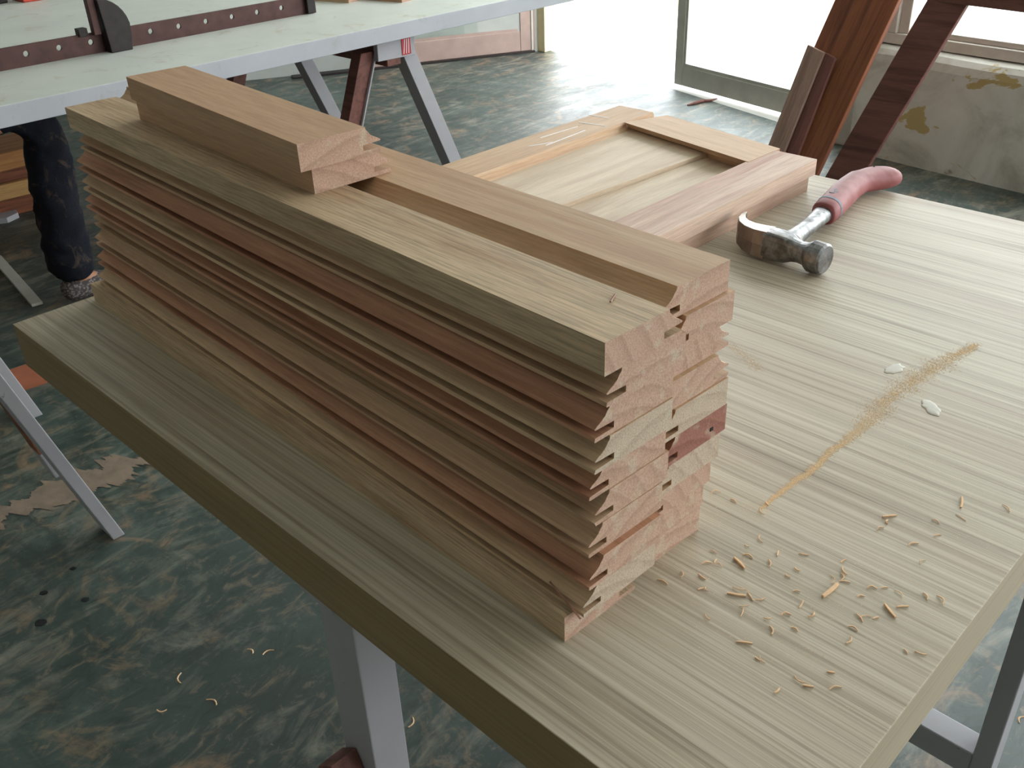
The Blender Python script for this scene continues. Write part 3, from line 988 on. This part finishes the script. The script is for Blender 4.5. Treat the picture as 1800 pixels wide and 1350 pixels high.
slab_on_plane('leaning_plank', [(-0.588, 0.002), (-0.352, 0.002), (-0.066, 1.35), (-0.302, 1.35)], 0.032, 2.95, 0.3, M['orange_wood'],
              'wide orange-brown plank leaning beside the glazed door', 'plank')
# greyed moulding leaning on the plank: two faces
mo = empty('leaning_moulding', (-0.5, 2.92, 0)); tag(mo, 'short greyed moulding leaning on the wide orange-brown plank', 'moulding')
for nm, pts, th, P0, mat in (('moulding_face', [(-0.567, 0.002), (-0.490, 0.002), (-0.405, 0.535), (-0.479, 0.555)], 0.030, 2.905, M['greyed_wood']),
                             ('moulding_side', [(-0.489, 0.002), (-0.433, 0.002), (-0.362, 0.520), (-0.404, 0.534)], 0.018, 2.917, M['brown_wood'])):
    o = slab_on_plane(nm, pts, th, P0, 0.3, mat, None, None)
    w_ = o.matrix_basis.copy(); o.parent = mo; o.matrix_basis = Matrix.Translation(-Vector((-0.5, 2.92, 0))) @ w_
ws = empty('window_workbench', (0.5, 3.0, 0)); tag(ws, 'dark red timber stand with slanted strut in front of the window', 'stand')
P = ws.location
bar('strut', Vector((-0.272, 3.0, 0.0)) - P, Vector((0.047, 3.0, 0.775)) - P, (1, 0, 0), 0.122, 0.03, M['brown_wood'], ws, 0.003, True)
bar('top_beam', Vector((-0.19, 3.035, 0.806)) - P, Vector((1.75, 2.76, 0.800)) - P, (0, 0, 1), 0.09, 0.045, M['brown_wood'], ws, 0.003)
bar('strut', Vector((1.85, 2.83, 0.0)) - P, Vector((1.55, 2.84, 0.765)) - P, (1, 0, 0), 0.12, 0.03, M['brown_wood'], ws, 0.003, True)
# strut foot scrap twig on the floor by the door
bm = bmesh.new()
pts = [(-1.52, 3.83), (-1.507, 3.87), (-1.495, 3.93), (-1.47, 3.965), (-1.475, 4.03)]
rr = []
for k, (x, y) in enumerate(pts):
    r0 = (0.004, 0.008, 0.009, 0.007, 0.003)[k]
    rr.append([(x + r0 * math.cos(a) + 1.5, y - 3.9, r0 + 0.0005 + r0 * math.sin(a)) for a in [2 * math.pi * i / 6 for i in range(6)]])
lathe_rings(bm, rr)
o = finish('bark_strip', bm, M['brown_wood']); o.location = (-1.5, 3.9, 0); tag(o, 'dark strip of bark on the floor by the glazed door', 'bark')
# timber outside, seen through the doorway
o = box('outdoor_beam', (-0.9, 0, 0), (0.0, 0.12, 0.09), M['cream'], None, 0.004); o.location = (-3.23, 6.03, -0.012); o.rotation_euler = (0, 0, math.radians(-30))
tag(o, 'cream beam lying outside beyond the doorway', 'beam')

# ------------------------------------------------------------------ left side: timber pile, slab, floor pieces
zz = 0.0
for k, (h, dx, mat) in enumerate(((0.075, 0.0, 'orange_wood'), (0.062, 0.05, 'stack_wood'), (0.05, -0.02, 'orange_wood'), (0.07, 0.02, 'stack_wood'))):
    o = box('rough_plank', (0, 0, 0), (1.3, 0.28, h - 0.001), M[mat], None, 0.004)
    o.location = (-2.98 + dx * 0.4, 1.02 + dx * 0.5 - 0.0, zz); o.rotation_euler = (0, 0, math.radians(-97 + 2 * k)); zz += h
    tag(o, '%s rough plank in the pile under the bench behind the leg' % ('lowest orange', 'second lowest pale', 'second from top dark orange', 'topmost pale')[k], 'plank', 'rough planks piled under the bench')
bm = bmesh.new()
prf = [(-0.25, -0.06), (0.02, -0.05), (0.055, 0.0), (0.03, 0.07), (-0.25, 0.09)]
lathe_rings(bm, [[(x, y, z) for x, y in prf] for z in (0.0, 0.022)])
o = finish('white_slab', bm, M['white_paint'], bevel=0.002); o.location = (-2.70, 0.80, 0.0); o.rotation_euler = (0, 0, math.radians(60)); tag(o, 'white board corner on the floor before the plank pile', 'board')
o = bar('floor_strip', (-2.30, 0.617, 0.006), (-1.78, 0.553, 0.006), (0, 1, 0), 0.035, 0.01, M['grey_paint'], None, 0.001)  # flat pale strip lying just above the floor
tag(o, 'thin pale strip on the green floor beside the foot', 'batten')
bm = bmesh.new()
lathe_rings(bm, [[(x, y, z) for x, y in ((-1.40, 0.265), (-1.262, 0.275), (-1.248, 0.362), (-1.392, 0.362))] for z in (0.0, 0.008)])
o = finish('terracotta_tile', bm, M['card']); tag(o, 'flat terracotta tile on the floor behind the sawhorse leg', 'tile')


OIL = [(-0.312, -0.047, 0.013, 'largest dark oil spot on the floor, nearest the left picture edge'), (-0.309, 0.043, 0.009, 'dark oil spot on the floor, rightmost of the four'), (-0.394, -0.007, 0.009, 'small dark oil spot on the floor, just above the largest one'), (-0.421, 0.067, 0.007, 'smallest dark oil spot on the floor, closest to the sawhorse')]


def blob(name, cx, cy, rx, ry, z0, h, mat, seed, n=40, rot=0.0, rough=0.35):
    bm = bmesh.new()
    ring = []
    for i in range(n):
        a = 2 * math.pi * i / n
        r = 1 + rough * noise.noise(Vector((math.cos(a) * 1.6 + seed, math.sin(a) * 1.6, seed * 2.0))) + 0.4 * rough * noise.noise(Vector((math.cos(a) * 5 + seed, math.sin(a) * 5, 1.0)))
        x, y = rx * r * math.cos(a), ry * r * math.sin(a)
        ring.append((cx + x * math.cos(rot) - y * math.sin(rot), cy + x * math.sin(rot) + y * math.cos(rot)))
    rings = []
    for f, zf in ((1.0, 0.0), (0.93, 0.55), (0.75, 0.85), (0.4, 1.0), (0.08, 1.0)):
        rings.append([(cx + (x - cx) * f, cy + (y - cy) * f, z0 + h * zf) for x, y in ring])
    lathe_rings(bm, rings)
    return finish(name, bm, mat, smooth=True)


for i_, (x_, y_, r_, lb) in enumerate(OIL):
    o = blob('oil_spot', x_, y_, r_, r_ * 0.8, 0.0003, 0.0006, M['oil'], 2.0 + i_ * 3.3, n=20, rot=0.6, rough=0.25)
    tag(o, lb, 'oil spot', 'oil spots on the floor')
# settled dust on the floor: one irregular spread
bm = bmesh.new()
ctr = [(-0.72, -0.02), (-0.73, 0.05), (-0.70, 0.12), (-0.71, 0.20), (-0.69, 0.26), (-0.70, 0.33), (-0.655, 0.385)]
wid = [0.05, 0.045, 0.05, 0.08, 0.085, 0.09, 0.03]
L_, R2 = [], []
NS = 240
for k in range(NS + 1):
    f = k / NS * 6; i = min(int(f), 5); g = f - i
    c = Vector(ctr[i]).lerp(Vector(ctr[i + 1]), g); w = wid[i] * (1 - g) + wid[i + 1] * g
    fb = lambda q: noise.fractal(Vector((k * 0.055, q, 2.0)), 0.8, 2.0, 5)
    a = w * (0.7 + 0.75 * fb(0.3)); b = w * (0.7 + 0.75 * fb(7.3))
    L_.append(bm.verts.new((c.x - max(a, .004), c.y - 0.3 * a, 0.0012))); R2.append(bm.verts.new((c.x + max(b, .004), c.y + 0.3 * b, 0.0012)))
for k in range(NS): bm.faces.new((L_[k], R2[k], R2[k + 1], L_[k + 1]))
o = finish('floor_dust', bm, M['floor_dust']); tag(o, 'brownish dust streak spread on the dark green floor', 'dust', kind='stuff')

# ------------------------------------------------------------------ glue drips, shavings, sawdust
o = blob('glue_drip', 0.968, 0.671, 0.0085, 0.0155, TZ, 0.0010, M['glue'], 3.1, rot=-0.12)
tag(o, 'white dried glue drip farther from the viewer, left of the dust line', 'glue')
o = blob('glue_drip', 1.037, 0.616, 0.0085, 0.0165, TZ, 0.0010, M['glue'], 8.7, rot=0.75)
tag(o, 'white dried glue drip nearer the viewer, right of the dust line', 'glue')

special = {((1.098, 0.263), (1.1, 0.286)): 3.0, ((1.014, 0.255), (1.029, 0.249)): 2.4, ((1.035, 0.212), (1.049, 0.22)): 2.2, ((1.141, 0.29), (1.155, 0.281)): 2.2, ((1.086, 0.399), (1.095, 0.41)): 1.7,
           ((1.129, 0.478), (1.135, 0.461)): 2.0, ((1.072, 0.169), (1.083, 0.176)): 1.6, ((1.15, 0.294), (1.157, 0.301)): 1.4, ((1.142, 0.19), (1.147, 0.193)): 1.5, ((1.135, 0.165), (1.142, 0.169)): 1.6}
pts = [(0.995, 0.249), (1.009, 0.236), (1.04, 0.287), (1.058, 0.302), (0.991, 0.205), (1.007, 0.215), (1.015, 0.201), (1.06, 0.225), (1.064, 0.28), (1.062, 0.267), (1.041, 0.27), (1.089, 0.317), (1.096, 0.306),
       (1.093, 0.395), (1.093, 0.381), (1.141, 0.447), (1.136, 0.407), (1.125, 0.38), (1.142, 0.362), (1.138, 0.232), (1.095, 0.165), (1.098, 0.167), (1.13, 0.169), (1.155, 0.179), (1.123, 0.147), (1.135, 0.246), (1.143, 0.27),
       (1.133, 0.261), (1.101, 0.238), (1.078, 0.254), (1.089, 0.243), (1.086, 0.223), (1.076, 0.21), (1.1, 0.213), (1.086, 0.199), (1.057, 0.201), (1.054, 0.209), (1.132, 0.309), (1.124, 0.301), (1.122, 0.285), (1.144, 0.309),
       (1.162, 0.322), (1.173, 0.326), (0.947, 0.325), (0.967, 0.326), (0.994, 0.344), (0.997, 0.33), (1.167, 0.489), (1.126, 0.425), (1.018, 0.295), (1.022, 0.265), (1.013, 0.278), (0.985, 0.186), (1.019, 0.205), (1.039, 0.225),
       (1.039, 0.177), (1.178, 0.251), (1.187, 0.258), (1.136, 0.265), (1.0, 0.232), (1.004, 0.240), (1.092, 0.288), (1.103, 0.293), (1.097, 0.297), (1.052, 0.222)]


FLOOR_BITS = [(0.063, 0.194, 0.018), (0.091, 0.216, 0.0216), (0.025, 0.071, 0.0252), (0.066, 0.011, 0.018), (0.412, 0.293, 0.0216), (0.117, 0.08, 0.0252), (1.169, 0.998, 0.018), (-0.487, 0.859, 0.0216)]


def shaving(a, b, w, curl, lab=None):
    a = Vector(a); b = Vector(b); L = (b - a).length; ang_ = math.atan2(b.y - a.y, b.x - a.x)
    bm = bmesh.new()
    rr = []
    n = 5
    for k in range(n + 1):
        f = k / n
        x = L * (f - 0.5); y = curl * L * math.sin(f * math.pi); z = 0.0004 + 0.25 * abs(curl) * L * math.sin(f * math.pi) ** 2
        ww = w * (0.55 + 0.6 * math.sin(math.pi * (0.15 + 0.7 * f)))
        rr.append([(x, y - ww / 2, z), (x, y + ww / 2, z), (x, y + ww * 0.4, z + w * 0.7), (x, y - ww * 0.4, z + w * 0.7)])
    lathe_rings(bm, rr)
    o = finish('wood_shaving', bm, M['shaving'])
    c = (a + b) / 2
    o.location = (c.x, c.y, TZ); o.rotation_euler = (0, 0, ang_)
    tag(o, lab or 'small pale wood shaving scattered on the table before the stack end', 'shaving', 'wood shavings scattered on the table')


big_labels = ['largest pale shaving, lying in a small heap in the middle of the scatter', 'straight splinter nearest the stack end, slanting down right', 'reddish straight splinter lying flat, left of the scatter middle',
              'straight pale splinter nearest the right table end, slanting down right', 'lone straight shaving farther back, above the scatter', 'upright pale splinter near the right table end beside fine dust',
              'bent thin shaving at the lower left of the scatter', 'short flat splinter right beside the rightmost slanting splinter', 'short straight shaving at the lower edge of the scatter, upper of two', 'bent shaving at the lower edge of the scatter, lower of two']
for ((a, b), w), lb in zip(special.items(), big_labels): shaving(a, b, w * 0.001, random.uniform(-0.05, 0.05), lb)
for (x, y) in pts:
    L = random.uniform(0.005, 0.0115); an = random.choice((random.gauss(2.4, 0.5), random.gauss(0.6, 0.5)))
    shaving((x - L / 2 * math.cos(an), y - L / 2 * math.sin(an)), (x + L / 2 * math.cos(an), y + L / 2 * math.sin(an)), random.uniform(0.0006, 0.0013), random.uniform(-0.35, 0.35))
for i_, (x_, y_, L_s) in enumerate(FLOOR_BITS):
    bm = bmesh.new(); rr = []
    for k in range(5):
        f = k / 4
        rr.append([(L_s * (f - .5), .25 * L_s * math.sin(f * 3.1) - .0016, .0005), (L_s * (f - .5), .25 * L_s * math.sin(f * 3.1) + .0016, .0005), (L_s * (f - .5), .25 * L_s * math.sin(f * 3.1), .002)])
    lathe_rings(bm, rr)
    o = finish('floor_shaving', bm, M['shaving']); o.location = (x_, y_, 0); o.rotation_euler = (0, 0, i_ * 1.3)
    tag(o, 'pale wood curl lying on the dark green floor below the table', 'shaving', 'wood curls on the floor')
# two splinters stuck at the near side of the bottom boards, one curl on top of the first board
for (pa, pb, nm, lab) in (((S0 + EX * 0.935 + EY * 0.006 + Vector((0, 0, 0.044))), (S0 + EX * 0.972 + EY * 0.004 + Vector((0, 0, 0.0285))), 'splinter', 'thin reddish splinter hanging at the front of the bottom board'),
                          ((S0 + EX * 0.935 + EY * 0.075 + Vector((0, 0, 10 * T + .001))), (S0 + EX * 0.929 + EY * 0.087 + Vector((0, 0, 10 * T + .001))), 'splinter', 'tiny curl of wood on the topmost board near its end')):
    o = bar(nm, pa, pb, (0, 1, 0.3), 0.0014, 0.0010, M['board_red'])
    tag(o, lab, 'splinter')


def grains(name, gen, n, label):
    bm = bmesh.new()
    for _ in range(n):
        x, y, s = gen()
        if x > TX - 0.004 or y > TY - 0.004 or x < 0.004 or y < 0.004: continue
        a = random.random() * 6.28; l = s * random.uniform(0.7, 2.2)
        ux, uy = math.cos(a) * l, math.sin(a) * l; vx, vy = -math.sin(a) * s * .6, math.cos(a) * s * .6
        p = [bm.verts.new((x + ux, y + uy, TZ + .0001)), bm.verts.new((x - ux * .5 + vx, y - uy * .5 + vy, TZ + .0001)), bm.verts.new((x - ux * .5 - vx, y - uy * .5 - vy, TZ + .0001)), bm.verts.new((x, y, TZ + s * 0.4))]
        bm.faces.new((p[0], p[1], p[3])); bm.faces.new((p[1], p[2], p[3])); bm.faces.new((p[2], p[0], p[3])); bm.faces.new((p[0], p[2], p[1]))
    o = finish(name, bm, M['dust']); tag(o, label, 'sawdust', kind='stuff')


TRAIL = [(0.995, 0.334), (0.996, 0.359), (0.997, 0.405), (0.997, 0.451), (0.997, 0.514), (0.996, 0.583), (0.997, 0.654), (1.003, 0.717), (1.016, 0.794)]
TW = [0.0014, 0.0024, 0.0026, 0.0028, 0.0045, 0.0085, 0.0110, 0.0120, 0.0035]


def g_trail():
    f = random.random() ** 0.72 * 8; i = min(int(f), 7); g = f - i
    x = TRAIL[i][0] * (1 - g) + TRAIL[i + 1][0] * g; y = TRAIL[i][1] * (1 - g) + TRAIL[i + 1][1] * g; w = TW[i] * (1 - g) + TW[i + 1] * g
    x += 0.0035 * noise.noise(Vector((y * 26, 0.4, 0))) + 0.002 * noise.noise(Vector((y * 90, 3.4, 0)))
    w *= 0.75 + 0.6 * noise.noise(Vector((y * 55, 9.4, 0)))
    return x + random.gauss(0, w), y + random.gauss(0, 0.004), random.uniform(0.0003, 0.0008)


grains('sawdust_trail', g_trail, 12000, 'pale sawdust line running across the laminate table top')


def g_near():
    f = random.random()
    return 0.786 + 0.064 * f + random.gauss(0, 0.005), 0.598 - 0.032 * f + random.gauss(0, 0.006), random.uniform(0.0003, 0.0007)


grains('sawdust_spill', g_near, 700, 'short sawdust spill on the table beside the far column of boards')
CL = [(1.0, 0.23, .03), (1.08, 0.27, .035), (1.10, 0.2, .04), (1.13, 0.30, .025), (1.13, 0.43, .03), (1.16, 0.48, .03), (0.97, 0.30, .03), (1.12, 0.53, .03), (1.05, 0.18, .05), (0.99, 0.33, .01), (1.15, 0.62, .03), (1.06, 0.50, .02), (0.8, 0.7, .05)]


def g_scatter():
    c = random.choice(CL)
    return c[0] + random.gauss(0, c[2]), c[1] + random.gauss(0, c[2]), random.uniform(0.0002, 0.0006)


grains('sawdust_scatter', g_scatter, 2600, 'fine sawdust scattered over the right part of the table top')

# ------------------------------------------------------------------ seated person at the end of the bench
PX, PY = -1.66, 0.16


def skin_mesh(name, verts, edges, radii, mat, root=0, sub=2, parent=None, flat=None):
    me = bpy.data.meshes.new(name); me.from_pydata([Vector(v_) for v_ in verts], edges, [])
    o = bpy.data.objects.new(name, me); COL.objects.link(o)
    sk = o.modifiers.new('skin', 'SKIN'); sk.use_smooth_shade = True
    for i, r in enumerate(radii):
        rr_ = r if isinstance(r, tuple) else (r, r)
        me.skin_vertices[0].data[i].radius = rr_
        me.skin_vertices[0].data[i].use_root = (i == root)
    sb = o.modifiers.new('sub', 'SUBSURF'); sb.levels = sub; sb.render_levels = sub
    bpy.context.view_layer.update()
    me2 = bpy.data.meshes.new_from_object(o.evaluated_get(bpy.context.evaluated_depsgraph_get()))
    me2.name = name; me2.materials.clear(); me2.materials.append(mat)
    for p in me2.polygons: p.use_smooth = True; p.material_index = 0
    bpy.data.objects.remove(o)
    o2 = bpy.data.objects.new(name, me2); link(o2, parent)
    return o2


per = empty('person', (PX, PY, 0)); tag(per, 'person in dusty dark jeans sitting with one leg under the white bench', 'person')
V, E_, Rr = [], [], []


def add(p, r, frm=None):
    V.append((p[0] - PX, p[1] - PY, p[2])); Rr.append(r)
    if frm is not None: E_.append((frm, len(V) - 1))
    return len(V) - 1


pel = add((PX, PY, .60), (.15, .11))
wa = add((PX, PY - .02, .74), (.13, .095), pel); ch = add((PX, PY - .01, .90), (.16, .11), wa); sho = add((PX, PY - .01, 1.02), (.12, .08), ch)
nk = add((PX, PY + .01, 1.10), .055, sho); hd0 = add((PX, PY + .03, 1.17), (.07, .08), nk); hd1 = add((PX, PY + .035, 1.25), (.082, .098), hd0); hd2 = add((PX, PY + .03, 1.32), (.06, .075), hd1)
LEGS = {}
for s, kx, ky, ay in ((1, -1.69, .685, .655), (-1, -1.90, .26, .30)):
    hip = add((PX - (.09 if s < 0 else -.06), PY + .06, .615), .035, pel)
    kn = add((kx, ky + .0, .615), .028, hip); cf = add((kx - .005, ky - .005 if s > 0 else ay, .36), .036, kn)
    an_ = add((kx - .01, ky - .022 if s > 0 else ay, .095), .036, cf)
    ft = add((kx - .012, (ky if s > 0 else ay) + .065, .042), (.034, .03), an_)
    add((kx - .012, (ky if s > 0 else ay) + .115, .034), (.034, .022), ft)
    LEGS[s] = (kx, ky if s > 0 else ay)
    sh_ = add((PX + s * .19, PY - .01, 1.0), .058, sho); el = add((PX + s * .25, PY + .05, .76), .042, sh_)
    wr = add((PX + s * .17, PY + .03, .735), .028, el); pm = add((PX + s * .15, PY + .07, .735), (.036, .02), wr)
    pk = add((PX + s * .145, PY + .10, .733), (.038, .018), pm)
    for fi, (fx, fl) in enumerate(((-.030, .062), (-.010, .072), (.010, .068), (.030, .052))):
        f1 = add((PX + s * .145 + fx, PY + .12, .732), .0095, pk); f2 = add((PX + s * .145 + fx * 1.1, PY + .12 + fl * .55, .728), .0088, f1); add((PX + s * .145 + fx * 1.1, PY + .12 + fl, .714), .0078, f2)
    t1 = add((PX + s * .105, PY + .075, .735), .0115, pm); add((PX + s * .088, PY + .11, .730), .0095, t1)
body = skin_mesh('body', V, E_, Rr, M['skin'], 0, 2, per)
# clothes
V, E_, Rr = [], [], []
p0 = add((PX, PY, .60), (.165, .120)); add((PX, PY - .015, .70), (.145, .11), p0)
for s in (1, -1):
    kx, ky = LEGS[s]
    kyk = ky if s > 0 else .30
    h_ = add((PX - (.09 if s < 0 else -.06), PY + .07, .625), .056, p0)
    k1 = add((kx, kyk - .10, .626), .047, h_); k2 = add((kx, kyk + .005, .610), .062, k1)
    k3 = add((kx - .002, ky + .008, .50), .070, k2); k4 = add((kx - .004, ky - .008, .36), .070, k3); k5 = add((kx - .006, ky - .014, .26), .069, k4)
    k6 = add((kx - .008, ky - .016, .205), .078, k5); k7 = add((kx - .009, ky - .018, .175), .070, k6); k8 = add((kx - .01, ky - .016, .145), .076, k7); k9 = add((kx - .010, ky - .014, .115), .068, k8); add((kx - .010, ky - .012, .085), .060, k9)
jn = skin_mesh('jeans', V, E_, Rr, M['jeans'], 0, 3, per); jn['label'] = 'dusty dark blue jeans with bunched cuffs'
tx = bpy.data.textures.new('cloth_folds', 'CLOUDS'); tx.noise_scale = 0.055
dm = jn.modifiers.new('folds', 'DISPLACE'); dm.texture = tx; dm.strength = 0.026; dm.mid_level = 0.5
V, E_, Rr = [], [], []
p0 = add((PX, PY - .015, .645), (.172, .128)); c1 = add((PX, PY - .01, .88), (.18, .13), p0); c2 = add((PX, PY - .01, 1.03), (.13, .09), c1)
for s in (1, -1):
    s1 = add((PX + s * .19, PY - .01, 1.01), .072, c2); add((PX + s * .232, PY + .03, .83), .060, s1)
skin_mesh('shirt', V, E_, Rr, M['shirt'], 0, 2, per)
V, E_, Rr = [], [], []
h0 = add((PX, PY - .01, 1.22), (.082, .085)); h1 = add((PX, PY + .01, 1.30), (.084, .098), h0); add((PX, PY + .02, 1.355), (.055, .06), h1)
skin_mesh('hair', V, E_, Rr, M['hair'], 0, 2, per)
for s in (-1, 1):
    bm = bmesh.new(); bmesh.ops.create_uvsphere(bm, u_segments=10, v_segments=8, radius=.013, matrix=Matrix.Translation((s * .032, .122, 1.255)))
    finish('eye', bm, M['white_ink'], per, smooth=True)
    V, E_, Rr = [], [], []
    kx, ky = LEGS[s]
    a0 = add((kx - .012, ky - .075, .046), (.042, .042)); a1 = add((kx - .012, ky - .01, .056), (.046, .050), a0); a2 = add((kx - .012, ky + .06, .044), (.048, .040), a1); add((kx - .012, ky + .13, .034), (.042, .030), a2)
    so = skin_mesh('shoe', V, E_, Rr, M['shoe'], 0, 2, per); so['label'] = 'grey patterned slip-on shoe'
bm = bmesh.new(); bmesh.ops.create_cone(bm, segments=8, radius1=.016, radius2=.006, depth=.035, cap_ends=True, matrix=Matrix.Translation((0, .138, 1.235)) @ Matrix.Rotation(-0.5, 4, 'X'))
finish('nose', bm, M['skin'], per, smooth=True)
box('mouth', (-.022, .108, 1.192), (.022, .122, 1.199), M['red_ink'], per, 0.003)
# stool carrying the person
stl = empty('work_stool', (PX, PY - .02, 0)); tag(stl, 'low wooden stool under the seated person', 'stool')
box('seat', (-.17, -.15, .435), (.17, .13, .472), M['stack_wood'], stl, 0.004)
for sx in (-.13, .13):
    for sy in (-.11, .09):
        bar('leg', (sx * 1.15, sy * 1.15, 0), (sx, sy, .435), (1, 0, 0), .036, .036, M['stack_wood'], stl, 0.002, True)
